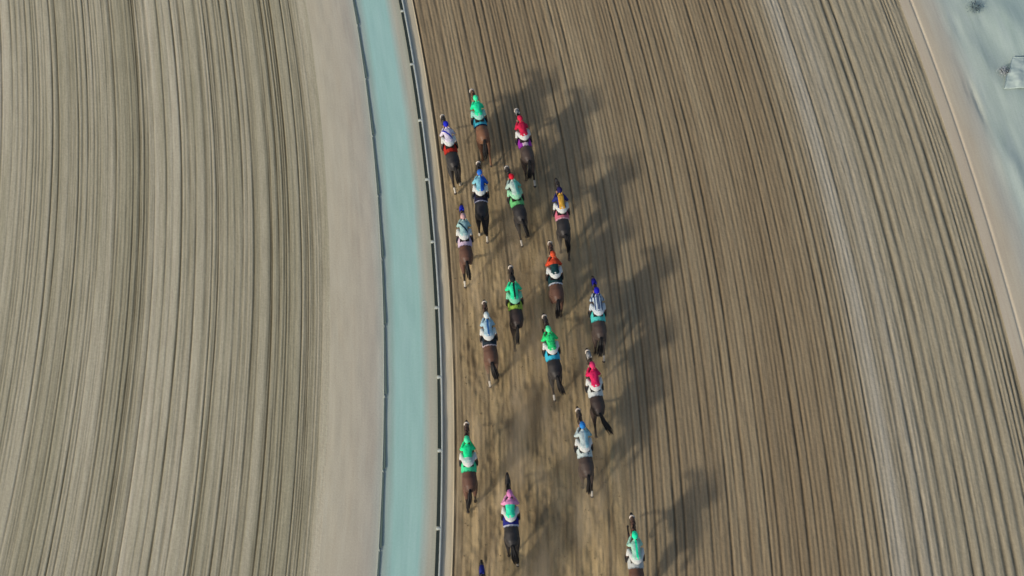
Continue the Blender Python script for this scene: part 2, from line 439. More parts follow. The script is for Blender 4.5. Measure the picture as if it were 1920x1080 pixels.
# ------------------------------------------------------------------ horses
TORSO = [(-1.03, 1.27, .08, .12), (-.96, 1.28, .165, .20), (-.80, 1.31, .245, .275), (-.55, 1.33, .282, .295), (-.3, 1.295, .268, .285),
         (-.05, 1.26, .268, .295), (.2, 1.235, .272, .32), (.42, 1.235, .255, .345), (.62, 1.26, .215, .335), (.8, 1.28, .17, .26), (.9, 1.28, .11, .16)]
HIND = {'back': [(-.62, 1.2, .155, .21), (-.66, .97, .10, .155), (-.88, .80, .082, .105), (-1.08, .64, .045, .06), (-1.26, .44, .030, .034), (-1.38, .29, .036, .038), (-1.46, .19, .032, .035), (-1.51, .10, .05, .055)],
        'push': [(-.62, 1.2, .155, .21), (-.58, .95, .10, .15), (-.80, .76, .082, .105), (-.98, .60, .045, .06), (-1.08, .40, .030, .034), (-1.14, .23, .036, .038), (-1.15, .12, .032, .035), (-1.10, .045, .052, .055)],
        'fwd': [(-.60, 1.2, .155, .21), (-.42, .95, .10, .15), (-.56, .76, .08, .10), (-.70, .62, .045, .06), (-.56, .43, .030, .034), (-.42, .27, .036, .038), (-.33, .20, .032, .035), (-.28, .12, .05, .055)]}
FORE = {'reach': [(.62, 1.15, .12, .17), (.70, .97, .075, .10), (.88, .85, .045, .055), (1.02, .76, .042, .045), (1.18, .62, .027, .03), (1.30, .50, .032, .035), (1.37, .44, .028, .03), (1.42, .36, .045, .05)],
        'fold': [(.62, 1.15, .12, .17), (.62, .94, .075, .10), (.76, .76, .045, .055), (.84, .64, .042, .045), (.72, .48, .027, .03), (.60, .40, .032, .035), (.52, .42, .028, .03), (.46, .48, .045, .05)],
        'stand': [(.60, 1.15, .12, .17), (.54, .92, .075, .10), (.50, .70, .045, .055), (.46, .55, .042, .045), (.38, .34, .027, .03), (.32, .19, .032, .035), (.34, .10, .028, .03), (.38, .04, .047, .05)]}
POSES = [('back', 'push', 'reach', 'fold'), ('push', 'back', 'fold', 'reach'), ('back', 'fwd', 'stand', 'reach'), ('fwd', 'push', 'reach', 'stand')]
def leg_pts(spec, sx, hind):
    x0 = .15 if hind else .13
    n = len(spec); pts = []; rad = []
    for k, (y, z_, rx, ry) in enumerate(spec):
        pts.append((sx * (x0 + (.012 * min(k, 2) if hind else 0) - .012 * k * (.25 if hind else .9)), y, z_)); rad.append((rx * (.7 if k == 0 else ((1.5 if k < 3 else 1.45) if hind else 1.1)), ry * (1.15 if hind and k else 1)))
    return pts, rad
HS = .96
def horse_body(pose):
    b = MB()
    b.tube([(0, y, z_) for y, z_, _, _ in TORSO], [(x, h) for _, _, x, h in TORSO], 24, caps=False)
    b.tube([(0, .45, 1.40), (0, .70, 1.46), (0, .92, 1.55), (0, 1.10, 1.63), (0, 1.24, 1.67)],
           [(.17, .24), (.13, .22), (.095, .175), (.08, .14), (.075, .115)], 18)
    b.tube([(0, 1.22, 1.69), (0, 1.34, 1.62), (0, 1.46, 1.53), (0, 1.60, 1.42), (0, 1.70, 1.345)],
           [(.082, .10), (.088, .115), (.072, .092), (.054, .064), (.052, .055)], 16)
    for sx in (-1, 1):
        b.tube([(sx * .05, 1.20, 1.76), (sx * .062, 1.195, 1.83), (sx * .07, 1.19, 1.90)], [(.026, .02), (.024, .016), (.006, .006)], 8, caps=False)
        b.ball((sx * .078, 1.35, 1.655), .022, 8, 6)
        b.ball((sx * .035, 1.735, 1.35), .018, 8, 6)
        b.tube([(sx * .16, -.45, 1.36), (sx * .165, -.66, 1.30), (sx * .13, -.88, 1.18)], [(.12, .2), (.125, .22), (.09, .18)], 14)
        b.tube([(sx * .13, .62, 1.42), (sx * .15, .56, 1.22), (sx * .12, .60, 1.02)], [(.08, .15), (.09, .17), (.07, .12)], 12)
    legs = []
    for k, nm in enumerate(POSES[pose]):
        sx = -1 if k % 2 == 0 else 1; hind = k < 2
        pts, rad = leg_pts((HIND if hind else FORE)[nm], sx, hind)
        b.tube(pts, rad, 12); legs.append(pts)
    me = b.fused(.019, 3, .5)
    n = len(me.polygons); c = np.empty(n * 3, np.float32); me.polygons.foreach_get("center", c); c = c.reshape(-1, 3)
    zone = np.zeros(n, int); lid = np.full(n, -1)
    best = np.full(n, 1e9)
    for li, pts in enumerate(legs):
        P = np.array(pts, float); m_ = len(P)
        for k in range(2, m_ - 1):
            d = P[k + 1] - P[k]; t = np.clip(((c - P[k]) @ d) / (d @ d), 0, 1)
            if k == m_ - 2: t = np.clip(((c - P[k]) @ d) / (d @ d), 0, 2)
            dist = np.linalg.norm(c - (P[k] + np.clip(t, 0, 1)[:, None] * d), axis=1)
            u = k + np.clip(t, 0, 1); hit = (dist < best) & (dist < .10)
            best[hit] = dist[hit]; lid[hit] = li
            zn = np.where(u > 6.4, 3, np.where(u > 4.55, 2, np.where(u > 3.1, 1, 0)))   # hoof, sock, dark point, coat
            zone[hit] = zn[hit]
    muzzle = (c[:, 1] > 1.62) & (c[:, 2] < 1.5)
    return me, zone, lid, muzzle, c
BODIES = [horse_body(k) for k in range(4)]

def coat(name, c1, c2, tip):
    m = NT(name, .5, .35)
    n = m.noise(m.coords("Object", (1, 1, 1)), 3.2, 4, .55)
    g = m.noise(m.coords("Object"), 60, 3, .6)
    c = m.mix(m.ramp(n, [(.35, 0.0), (.68, 1.0)]), lin(c1), lin(c2))
    c = m.mix(.25, c, m.ramp(g, [(.3, .36), (.7, .64)]), 'OVERLAY')
    m.color(c); m.b.inputs["Sheen Weight"].default_value = .1; return m.m
COATS = {'black': coat("black_coat", (40, 38, 38), (54, 50, 49), 0), 'dark': coat("dark_bay_coat", (66, 52, 46), (50, 42, 39), 0),
         'bay': coat("bay_coat", (104, 72, 56), (82, 58, 48), 0), 'chestnut': coat("chestnut_coat", (136, 96, 70), (112, 78, 56), 0),
         'seal': coat("seal_brown_coat", (80, 66, 58), (62, 52, 48), 0)}
M_black = plain("black_points", (34, 31, 31), .55, .3); M_hoof = plain("hoof_horn", (72, 66, 60), .5, .3)
M_sock = plain("white_hair", (196, 192, 182), .8, .2); M_hair = plain("black_mane_hair", (26, 24, 24), .6, .3, .3, 40)
M_leather = plain("dark_leather", (40, 30, 26), .5, .4); M_fleece = plain("white_sheepskin", (208, 198, 186), .95, .1, .5, 60)
M_skin = plain("skin", (186, 142, 118), .6, .3); M_boot = plain("black_riding_boot", (24, 24, 28), .35, .5); M_sole = plain("brown_boot_top", (82, 56, 42), .5, .4)
M_lens = plain("dark_goggle_lens", (20, 22, 26), .15, .6); M_iron = plain("stirrup_steel", (150, 150, 150), .3, .6)
_pc = {}
def cloth(col, col2=None, pat=None):
    """dyed fabric with its printed pattern laid out in the garment's own coordinates"""
    key = (col, col2, pat)
    if key in _pc: return _pc[key]
    m = NT("cloth_" + str(len(_pc)), .8, .2)
    m.m.name = (pat or "plain") + "_fabric"
    tc = m.n.new("ShaderNodeTexCoord"); sp = m.n.new("ShaderNodeSeparateXYZ"); m.l(tc.outputs["Object"], sp.inputs[0])
    x, y = sp.outputs[0], sp.outputs[1]
    c = lin(col)
    if pat:
        ax = m.math('ABSOLUTE', x)
        if pat == 'stripe': f = m.math('LESS_THAN', m.math('ABSOLUTE', m.math('ADD', x, -.01)), .038)
        elif pat == 'stripes': f = m.math('GREATER_THAN', m.math('SINE', m.math('MULTIPLY', ax, 62.0)), .25)
        elif pat == 'sash': f = m.math('LESS_THAN', m.math('ABSOLUTE', m.math('ADD', m.math('MULTIPLY', x, 1.3), m.math('ADD', y, -.30))), .055)
        elif pat == 'hoop': f = m.math('LESS_THAN', y, .36)
        elif pat == 'half': f = m.math('GREATER_THAN', x, .02)
        elif pat == 'yoke': f = m.math('GREATER_THAN', y, .40)
        elif pat == 'tail': f = m.math('LESS_THAN', y, .12)
        elif pat == 'spots':
            v = m.n.new("ShaderNodeTexVoronoi"); v.inputs["Scale"].default_value = 9; m.l(tc.outputs["Object"], v.inputs["Vector"])
            f = m.math('LESS_THAN', v.outputs["Distance"], .26)
        elif pat == 'side': f = m.math('GREATER_THAN', ax, .12)
        elif pat == 'rear': f = m.math('LESS_THAN', y, -.235)
        elif pat == 'edge': f = m.math('MAXIMUM', m.math('LESS_THAN', y, -.25), m.math('GREATER_THAN', ax, .285))
        c = m.mix(f, lin(col), lin(col2))
    n = m.noise(tc.outputs["Object"], 9, 3, .6)
    c = m.mix(.3, c, m.ramp(n, [(.3, .38), (.7, .62)]), 'OVERLAY')
    m.color(c)
    fold = m.noise(tc.outputs["Object"], 13, 3, .5, .8); m.bump(fold, .6, .03)
    _pc[key] = m.m; return m.m

def torso_at(y):
    T = TORSO
    for k in range(len(T) - 1):
        if T[k][0] <= y <= T[k + 1][0]:
            f = (y - T[k][0]) / (T[k + 1][0] - T[k][0]); return [T[k][i] * (1 - f) + T[k + 1][i] * f for i in (1, 2, 3)]
def wrap(y0, y1, amax, off, thick, n=10, m_=26, flare=0.0):
    """a sheet lying over the back, with thickness"""
    v, f = [], []
    for lay in (0, 1):
        for i in range(n + 1):
            y = y0 + (y1 - y0) * i / n; zc, rx, rz = torso_at(y)
            for j in range(m_ + 1):
                an = -amax + 2 * amax * j / m_
                o = off + (thick if lay else 0) + flare * (abs(an) / amax) ** 3 + .004 * math.sin(j * 2.1 + i)
                v.append((math.sin(an) * (rx + o), y + .012 * math.sin(j * 1.3) * (i in (0, n)), zc + math.cos(an) * (rz + o)))
    q = (n + 1) * (m_ + 1); at = lambda l_, i, j: l_ * q + i * (m_ + 1) + j
    for i in range(n):
        for j in range(m_):
            f.append((at(1, i, j), at(1, i + 1, j), at(1, i + 1, j + 1), at(1, i, j + 1)))
            f.append((at(0, i, j), at(0, i, j + 1), at(0, i + 1, j + 1), at(0, i + 1, j)))
    for i in range(n):
        for j, s_ in ((0, 1), (m_, -1)):
            q4 = (at(0, i, j), at(0, i + 1, j), at(1, i + 1, j), at(1, i, j)); f.append(q4 if s_ > 0 else q4[::-1])
    for j in range(m_):
        for i, s_ in ((0, -1), (n, 1)):
            q4 = (at(0, i, j), at(0, i, j + 1), at(1, i, j + 1), at(1, i, j)); f.append(q4 if s_ < 0 else q4[::-1])
    return v, f

def make_horse(i, h):
    x, y, hd = h['p']; rnd = random.Random(100 + i)
    root = empty("racehorse", (x, y, 0), R(hd)); root.scale = (HS * .98, HS, HS)
    tag(root, h['hl'], "horse", "racehorses galloping in the pack")
    me0, zone, lid, muzzle, cen = BODIES[h.get('pose', i % 4)]
    me = me0.copy(); me.name = "body"
    me.materials.clear()
    for m_ in (COATS[h['coat']], M_black, M_sock, M_hoof, M_black): me.materials.append(m_)
    socks = h.get('socks', (0, 0, 0, 0)); mi = zone.copy()
    for li in range(4):
        if not socks[li]: mi[(lid == li) & (mi == 2)] = 1
    mi[(mi == 1)] = 1 if h['coat'] != 'chestnut' else 0
    if h['coat'] == 'chestnut': mi[(mi == 2) & False] = 0
    mi[muzzle & (mi == 0)] = 1
    if h.get('blaze'): mi[(np.abs(cen[:, 0]) < .03) & (cen[:, 1] > 1.36) & (cen[:, 2] > 1.42)] = 2
    me.polygons.foreach_set("material_index", mi); me.polygons.foreach_set("use_smooth", np.ones(len(mi), bool)); me.update()
    link(bpy.data.objects.new("body", me), root)
    # tail: streaming strands
    t = MB(); sw = h.get('tail', rnd.uniform(-.12, .12)); ln = h.get('tlen', 1.0)
    for k in range(16):
        ox, oz = rnd.gauss(0, .02), rnd.gauss(0, .02); ex = sw + rnd.gauss(0, .035); l_ = ln * rnd.uniform(.8, 1.08)
        pts = [(ox * .5, -.96, 1.47 + oz * .4), (ox + sw * .1, -1.06, 1.47 + oz), (ox * 1.5 + ex * .35, -1.06 - .2 * l_, 1.36 + oz), (ox * 1.8 + ex * .75, -1.06 - .36 * l_, 1.2 + oz), (ex * 1.15 + ox, -1.06 - .52 * l_, 1.0 + oz * 2)]
        t.tube(pts, [.03, .036, .038, .03, .008], 6)
    t.build("tail", M_hair, root)
    mn = MB()
    for k in range(26):
        f = k / 25; yy = .55 + .68 * f; zz = 1.625 + .17 * f - .02 * math.sin(f * 3.14)
        sx = rnd.choice((-1, 1)) * .05 + rnd.gauss(0, .02)
        mn.tube([(0, yy, zz - .02), (sx * .6, yy - .05, zz + .035), (sx * 1.5, yy - .13, zz + .01)], [.018, .016, .004], 5)
    mn.build("mane", M_hair, root)
    # saddle cloth, saddle, girth
    v, f = wrap(-.30, .34, R(78), .012, .008, flare=.015)
    sc = mesh_obj("saddle_cloth", v, f, cloth(*h['cloth']), root)
    v, f = wrap(-.12, .28, R(38), .03, .02, 6, 12); mesh_obj("saddle", v, f, M_leather, root)
    v, f = wrap(.14, .22, R(178), .024, .006, 2, 30); mesh_obj("girth", v, f, M_leather, root)
    # bridle
    b = MB()
    def ring(yc, zc, rx, rz, tilt, r, n=16):
        pts = []
        for k in range(n + 1):
            a_ = 2 * math.pi * k / n; u, v_ = math.cos(a_) * rx, math.sin(a_) * rz
            pts.append((u, yc + v_ * math.sin(tilt), zc + v_ * math.cos(tilt)))
        return pts, [r] * (n + 1)
    tl = R(38)
    for yc, zc, rx, rz in ((1.27, 1.665, .093, .122), (1.62, 1.40, .062, .070)):
        p_, r_ = ring(yc, zc, rx, rz, tl, .010); b.tube(p_, r_, 6, caps=False, side=(0, .6, .8))
    for sx in (-1, 1): b.tube([(sx * .09, 1.28, 1.70), (sx * .098, 1.36, 1.60), (sx * .082, 1.48, 1.50), (sx * .066, 1.62, 1.39)], [.008] * 4, 6)
    br = b.build("bridle", M_leather, root)
    if h.get('fleece', True):
        q = MB(); p_, r_ = ring(1.54, 1.475, .082, .092, tl, .028, 20)
        r_ = [rnd.uniform(.024, .034) for _ in r_]
        q.tube(p_, r_, 8, caps=False, side=(0, .6, .8)); q.build("noseband", M_fleece, root if False else br)
    rn = MB()
    for sx in (-1, 1): rn.tube([(sx * .064, 1.64, 1.38), (sx * .10, 1.30, 1.50), (sx * .09, .98, 1.68), (sx * .075, .90, 1.735)], [.009] * 4, 6)
    rn.build("reins", M_leather, br)
    if h.get('hood'):
        q = MB(); q.tube([(0, 1.18, 1.70), (0, 1.25, 1.695), (0, 1.34, 1.625), (0, 1.47, 1.525)], [(.088, .125), (.096, .128), (.104, .133), (.088, .108)], 18, caps=False)
        for sx in (-1, 1): q.tube([(sx * .05, 1.2, 1.77), (sx * .062, 1.195, 1.84), (sx * .07, 1.19, 1.915)], [(.033, .026), (.03, .022), (.01, .01)], 8, caps=False)
        q.build("hood", cloth(h['hood']), root)
    for sx in (-1, 1):
        ir = MB(); ir.tube([(sx * .25, .16, 1.47), (sx * .305, .10, 1.30), (sx * .33, .085, 1.235)], [.009, .009, .009], 6)
        ir.build("stirrup_leather", M_leather, root)
    return root

# ------------------------------------------------------------------ jockeys, crouched over the withers
BZ = 1.50                                            # the jockey's base: the saddle
def arm(sx, k):
    sh = (sx * .17, .50, 1.905); elb = (sx * (.245 if k == 0 else .285), .52 - .03 * k, 1.68); ha = (sx * .09, .85, 1.745)
    return [sh, tuple((a_ + b_) / 2 for a_, b_ in zip(sh, elb)), elb, tuple((a_ + b_) / 2 for a_, b_ in zip(elb, ha)), ha]
def thigh(sx): return [(sx * .09, -.06, 1.90), (sx * .17, .12, 1.83), (sx * .24, .33, 1.70)]
def shank(sx): return [(sx * .24, .33, 1.70), (sx * .285, .18, 1.52), (sx * .315, .04, 1.34)]
SPINE = [(0, -.10, 1.90), (0, .02, 1.955), (0, .18, 1.965), (0, .34, 1.955), (0, .48, 1.94), (0, .57, 1.93)]
SRAD = [(.135, .105), (.16, .12), (.132, .10), (.15, .11), (.175, .112), (.13, .08)]
def scale_r(r, d): return [(a_ + d, b_ + d) for a_, b_ in r]
def rider_body(k):
    b = MB()
    b.tube(SPINE, SRAD, 18)
    b.tube([(0, .56, 1.945), (0, .66, 1.985), (0, .72, 2.01)], [.055, .05, .052], 12)
    b.ball((0, .79, 2.045), (.075, .098, .10), 18, 12)
    b.tube([(0, .80, 1.985), (0, .845, 1.965)], [(.05, .035), (.035, .03)], 10)           # jaw
    b.tube([(0, .885, 2.05), (0, .905, 2.02)], [.012, .016], 8)                           # nose
    b.tube([(-.02, .882, 1.985), (.02, .882, 1.985)], [.009, .009], 6, side=(0, 1, 0))     # lips
    for sx in (-1, 1):
        b.ball((sx * .075, .78, 2.035), (.012, .025, .032), 8, 6)
        b.tube(arm(sx, k), [.058, .05, .042, .036, .026], 12)
        b.tube(thigh(sx), [(.095, .10), (.085, .085), (.062, .06)], 14)
        b.tube(shank(sx), [.058, .055, .036], 12)
        b.tube([(sx * .315, .03, 1.31), (sx * .315, .13, 1.275), (sx * .31, .22, 1.265)], [(.034, .03), (.04, .026), (.034, .02)], 10)
        hx, hy, hz = sx * .09, .85, 1.745                                                 # hand closed on the rein
        b.tube([(hx, hy, hz), (hx - sx * .008, hy + .05, hz - .002)], [(.040, .020), (.042, .019)], 10)
        for q in range(4):
            fx = hx + sx * (-.034 + .022 * q); L_ = (.9, 1.0, .95, .78)[q]
            b.tube([(fx, hy + .055, hz + .006), (fx, hy + .055 + .034 * L_, hz - .006), (fx - sx * .003, hy + .052 + .03 * L_, hz - .034), (fx - sx * .003, hy + .05, hz - .036)], [.0095, .009, .0085, .008], 7)
        b.tube([(hx - sx * .036, hy + .012, hz), (hx - sx * .052, hy + .04, hz - .01), (hx - sx * .04, hy + .066, hz - .022)], [.012, .0105, .009], 7)
    me = b.fused(.0085, 2, .5); me.name = "body"; me.transform(Matrix.Translation((0, 0, -BZ)))
    me.materials.clear(); me.materials.append(M_skin); me.polygons.foreach_set("use_smooth", np.ones(len(me.polygons), bool)); return me
def silks_mesh(k):
    b = MB(); b.tube(SPINE[1:], scale_r(SRAD[1:], .016), 18)
    b.tube([(0, .52, 1.94), (0, .60, 1.955), (0, .635, 1.972)], [(.10, .09), (.078, .075), (.068, .066)], 14)
    for sx in (-1, 1): b.tube(arm(sx, k)[:4] + [tuple(np.array(arm(sx, k)[3]) * .25 + np.array(arm(sx, k)[4]) * .75)], [.08, .072, .062, .054, .038], 12)
    rr = random.Random(k)
    me = b.fused(.013, 3, .5); me.name = "silks"
    from mathutils import noise as mn_
    for v in me.vertices: v.co += v.normal * (.012 * mn_.noise(v.co * Vector((11, 7, 9))) + .006 * mn_.noise(v.co * 26))
    me.transform(Matrix.Translation((0, 0, -BZ))); return me
def breeches_mesh():
    b = MB(); b.tube(SPINE[:3], [(.150, .12), (.168, .126), (.142, .108)], 18)
    for sx in (-1, 1):
        b.tube(thigh(sx), [(.112, .116), (.1, .1), (.076, .074)], 14); b.tube(shank(sx)[:2], [.072, .06], 12)
    me = b.fused(.013, 3, .5); me.name = "breeches"; me.transform(Matrix.Translation((0, 0, -BZ))); return me
R_BODY = [rider_body(0), rider_body(1)]; R_SILK = [silks_mesh(0), silks_mesh(1)]; R_BR = breeches_mesh()
def inst(name, me0, mat, parent):
    me = me0.copy(); me.name = name; me.materials.clear(); me.materials.append(mat)
    me.polygons.foreach_set("use_smooth", np.ones(len(me.polygons), bool)); return link(bpy.data.objects.new(name, me), parent)
def make_rider(i, h):
    x, y, hd = h['p']; rnd = random.Random(200 + i); k = h.get('arms', i % 2)
    root = empty("person", (x, y, BZ * HS), R(hd + rnd.uniform(-2, 2))); root.scale = (HS,) * 3
    tag(root, h['rl'], "person", "jockeys riding the horses")
    link(bpy.data.objects.new("body", R_BODY[k]), root)
    inst("silks", R_SILK[k], cloth(*h['silks']), root)
    inst("breeches", R_BR, cloth(h.get('br', (205, 208, 205))), root)
    for sx in (-1, 1):
        b = MB(); b.tube(shank(sx)[1:] + [(sx * .315, .035, 1.31)], [.064, .05, .047], 12)
        b.tube([(sx * .315, .0, 1.30), (sx * .315, .12, 1.275), (sx * .31, .235, 1.262)], [(.045, .042), (.052, .036), (.043, .028)], 12)
        b.tube([shank(sx)[1], tuple(np.array(shank(sx)[1]) * .92 + np.array(shank(sx)[2]) * .08)], [.067, .066], 12, mi=1)
        b.build("boot", [M_boot, M_sole], root, off=(0, 0, BZ))
        s_ = MB(); s_.tube([(sx * .27, .10, 1.232), (sx * .36, .10, 1.232)], [.014, .014], 6, side=(0, 1, 0)); s_.build("stirrup", M_iron, root, off=(0, 0, BZ))
    b = MB(); v0 = []
    b.ball((0, .785, 2.065), (.112, .135, .112), 22, 14)
    b.tube([(-.07, .895, 2.045), (0, .925, 2.04), (.07, .895, 2.045)], [(.006, .03)] * 3, 8, side=(0, 0, 1))  # peak
    for v in b.v:                                    # hollow underside stays above the brow
        if v.z < 2.03 and v.y < .9: v.z = 2.03 + (v.z - 2.03) * .15
    b.ball((0, .775, 2.178), .016, 8, 6)
    hm = b.build("helmet", cloth(*h['cap']) if isinstance(h['cap'], list) else cloth(h['cap']), root, off=(0, 0, BZ))
    g = MB(); g.tube([(-.072, .85, 2.02), (-.04, .885, 2.015), (0, .895, 2.012), (.04, .885, 2.015), (.072, .85, 2.02)], [(.028, .010)] * 5, 10, side=(0, 0, 1)); g.build("goggles", M_lens, root, off=(0, 0, BZ))
    if h.get('whip'):
        w_ = MB(); w_.tube([(h['whip'] * .09, .88, 1.76), (h['whip'] * .27, .55, 1.84), (h['whip'] * .36, .28, 1.86)], [.009, .007, .006], 6)
        wp = w_.build("riding_whip", M_black, None); wp.parent = root; wp.location = (0, 0, -BZ)
    return root

W = (200, 205, 204); GRN = (28, 206, 124); NAVY = (26, 30, 74); BLUE = (34, 44, 196); PINK_ = (222, 44, 92)
spec = [
 dict(coat='chestnut', silks=((36, 226, 160),), cap=(70, 236, 170), cloth=((70, 176, 196), NAVY, 'rear'), br=(150, 206, 190), pose=1, socks=(0, 0, 0, 0),
      hl="light chestnut horse leading the field at the front, with pale blue saddle cloth", rl="jockey in plain green silks and green cap on the leading chestnut horse"),
 dict(coat='black', silks=((208, 200, 216), (36, 46, 176), 'sash'), cap=BLUE, cloth=((176, 46, 34),), pose=0, socks=(1, 1, 0, 0), whip=1,
      hl="black horse with red saddle cloth next to the rail, second rank from the front", rl="jockey in whitish silks with a blue diagonal sash and royal blue cap"),
 dict(coat='seal', silks=((198, 34, 70),), cap=(208, 40, 76), cloth=((214, 190, 206), (150, 50, 160), 'side'), pose=1, socks=(0, 1, 0, 0), hood=(120, 124, 126),
      hl="brown horse with lilac and purple saddle cloth, on the right of the front three", rl="jockey in crimson silks and crimson cap above pale breeches, right of the front three"),
 dict(coat='black', silks=((128, 190, 206), (30, 96, 196), 'half'), cap=(50, 116, 206), cloth=((32, 32, 56), (200, 196, 214), 'edge'), pose=1, socks=(1, 1, 0, 0),
      hl="black horse with navy saddle cloth edged in white, behind the leader", rl="jockey in light blue silks with a darker blue right half"),
 dict(coat='black', silks=((176, 200, 190), (110, 196, 174), 'half'), cap=(212, 34, 52), cloth=((110, 196, 122),), pose=0, socks=(1, 0, 0, 0), br=(150, 208, 170), arms=1,
      hl="black horse with light green saddle cloth, head turned out to the left", rl="jockey in pale grey-green silks and bright red cap"),
 dict(coat='black', silks=((216, 164, 62), (38, 44, 110), 'side'), cap=(36, 32, 84), cloth=((206, 110, 130), (226, 170, 180), 'rear'), pose=1, socks=(0, 0, 0, 0), fleece=False,
      hl="black horse with pink saddle cloth, outermost of the second row", rl="jockey in yellow silks with navy sleeves and navy cap"),
 dict(coat='bay', silks=((156, 192, 190), (24, 56, 70), 'sash'), cap=(200, 160, 160), cloth=((204, 184, 206),), pose=2, socks=(1, 1, 0, 0), hood=(32, 46, 184), fleece=False,
      hl="bay horse in a blue hood galloping close along the rail", rl="jockey in pale aqua silks with a dark sash and pinkish cap"),
 dict(coat='bay', silks=((206, 76, 46), (22, 60, 62), 'hoop'), cap=(214, 84, 50), cloth=((30, 62, 66), (204, 208, 214), 'rear'), pose=3,
      hl="bay horse with dark teal saddle cloth edged white at its rear", rl="jockey in orange-red silks with a dark teal lower half and white breeches"),
 dict(coat='seal', silks=((184, 198, 206), (30, 60, 110), 'stripes'), cap=(30, 30, 180), cloth=((84, 206, 196),), pose=1, socks=(0, 1, 0, 0), hood=(30, 28, 130), fleece=False, br=(196, 204, 210),
      hl="brown horse in a navy hood with turquoise saddle cloth, far right of the field", rl="jockey in white silks with dark blue upright stripes and blue cap"),
 dict(coat='dark', silks=((44, 222, 158), (20, 36, 40), 'stripe'), cap=(30, 34, 36), cloth=((166, 200, 80), (30, 34, 30), 'spots'), pose=2, br=(130, 204, 168),
      hl="dark brown horse with yellow-green spotted saddle cloth in the middle of the pack", rl="jockey in green silks with a black stripe down the back"),
 dict(coat='bay', silks=((160, 190, 204), (40, 100, 160), 'stripe'), cap=(206, 216, 214), cloth=((40, 52, 62), (214, 196, 196), 'edge'), pose=0, socks=(1, 1, 0, 0),
      hl="reddish bay horse with white hind socks and dark cloth edged pale", rl="jockey in pale blue silks with a darker blue stripe and white cap"),
 dict(coat='black', silks=((44, 212, 120), (30, 130, 76), 'spots'), cap=(90, 232, 165), cloth=((60, 184, 214),), pose=0, socks=(1, 0, 0, 0), tail=.12,
      hl="black horse with sky blue saddle cloth in the middle of the pack", rl="jockey in green silks with darker spots and green cap above a sky blue cloth"),
 dict(coat='dark', silks=((216, 38, 92),), cap=(224, 60, 110), cloth=((204, 210, 208),), pose=2, tail=.34, tlen=1.25, hood=(150, 150, 148),
      hl="dark brown horse with white saddle cloth and a long tail swung to the right", rl="jockey in hot pink silks and pink cap above white breeches"),
 dict(coat='seal', silks=((176, 192, 192), (150, 196, 204), 'half'), cap=(44, 130, 206), cloth=((196, 210, 208), (28, 50, 60), 'spots'), pose=1, socks=(0, 1, 0, 0), tail=-.06, whip=1,
      hl="dark brown horse with white dark-spotted saddle cloth, trailing on the right", rl="jockey in whitish silks with bright blue cap"),
 dict(coat='bay', silks=((30, 232, 150), (170, 200, 190), 'tail'), cap=(80, 234, 170), cloth=((76, 226, 160),), pose=0, tail=-.1, whip=1,
      hl="bay horse with green saddle cloth running alone beside the rail near the back", rl="jockey in bright green silks with whitish waist, alone beside the rail near the back"),
 dict(coat='black', silks=((56, 232, 178), (222, 150, 190), 'yoke'), cap=(214, 130, 184), cloth=((40, 44, 130), (196, 198, 214), 'rear'), pose=1, socks=(0, 1, 0, 0), fleece=False,
      hl="black horse with royal blue saddle cloth near the back of the field", rl="jockey in mint silks with pink shoulders and pink cap"),
 dict(coat='bay', silks=((160, 204, 186), (24, 240, 176), 'stripe'), cap=(40, 240, 180), cloth=((188, 192, 190),), pose=0,
      hl="bay horse with pale grey saddle cloth cut by the bottom edge, far right", rl="jockey in whitish mint silks with a vivid green stripe and mint green cap"),
 dict(coat='black', silks=((40, 44, 110),), cap=(44, 50, 130), cloth=((60, 64, 130),), pose=2, fleece=False, hood=(40, 48, 130),
      hl="black horse in a navy hood last of all, only its head inside the bottom edge", rl="navy-clad jockey at the bottom edge on the last horse, barely inside the picture"),
]
for i, (h, s_) in enumerate(zip(HORSES, spec)):
    h.update(s_); make_horse(i, h); make_rider(i, h)

# ------------------------------------------------------------------ small things on the waste ground, top right
def bush(x, y, r, n, seed, label, col):
    rnd = random.Random(seed); root = empty("shrub", (x, y, 0)); tag(root, label, "shrub")
    st = MB()
    for k in range(9):
        a_ = rnd.uniform(0, 6.28); st.tube([(0, 0, -.1), (math.cos(a_) * r * .4, math.sin(a_) * r * .4, r * .5), (math.cos(a_) * r * .8, math.sin(a_) * r * .8, r * .9)], [.012, .009, .004], 5)
    st.build("stem", M_leather, root)
    v, f = [], []
    for k in range(n):
        d = Vector((rnd.gauss(0, 1), rnd.gauss(0, 1), abs(rnd.gauss(0, 1)))).normalized() * r * rnd.uniform(.35, 1.1)
        d.x *= 1 + .3 * math.sin(k); d.z = d.z * .8 + .05
        u = Vector((rnd.gauss(0, 1), rnd.gauss(0, 1), rnd.gauss(0, .6))).normalized() * rnd.uniform(.02, .045); w_ = u.cross(Vector((rnd.gauss(0, 1), rnd.gauss(0, 1), 1))).normalized() * rnd.uniform(.008, .016)
        b_ = len(v); v += [d - u, d + w_, d + u, d - w_]; f.append((b_, b_ + 1, b_ + 2, b_ + 3))
    mesh_obj("foliage", v, f, plain("dusty_leaf", col, .8, .2, .4, 8), root, smooth=False)
    return root
bush(20.72, 13.6, .34, 520, 3, "dark blue-grey bush at the top edge beyond the outer track edge", (126, 146, 150))
bush(21.42, 10.2, .26, 420, 9, "pale dry scrub clump on the aqua ground near the right edge, beside the pale sheet", (176, 182, 184))
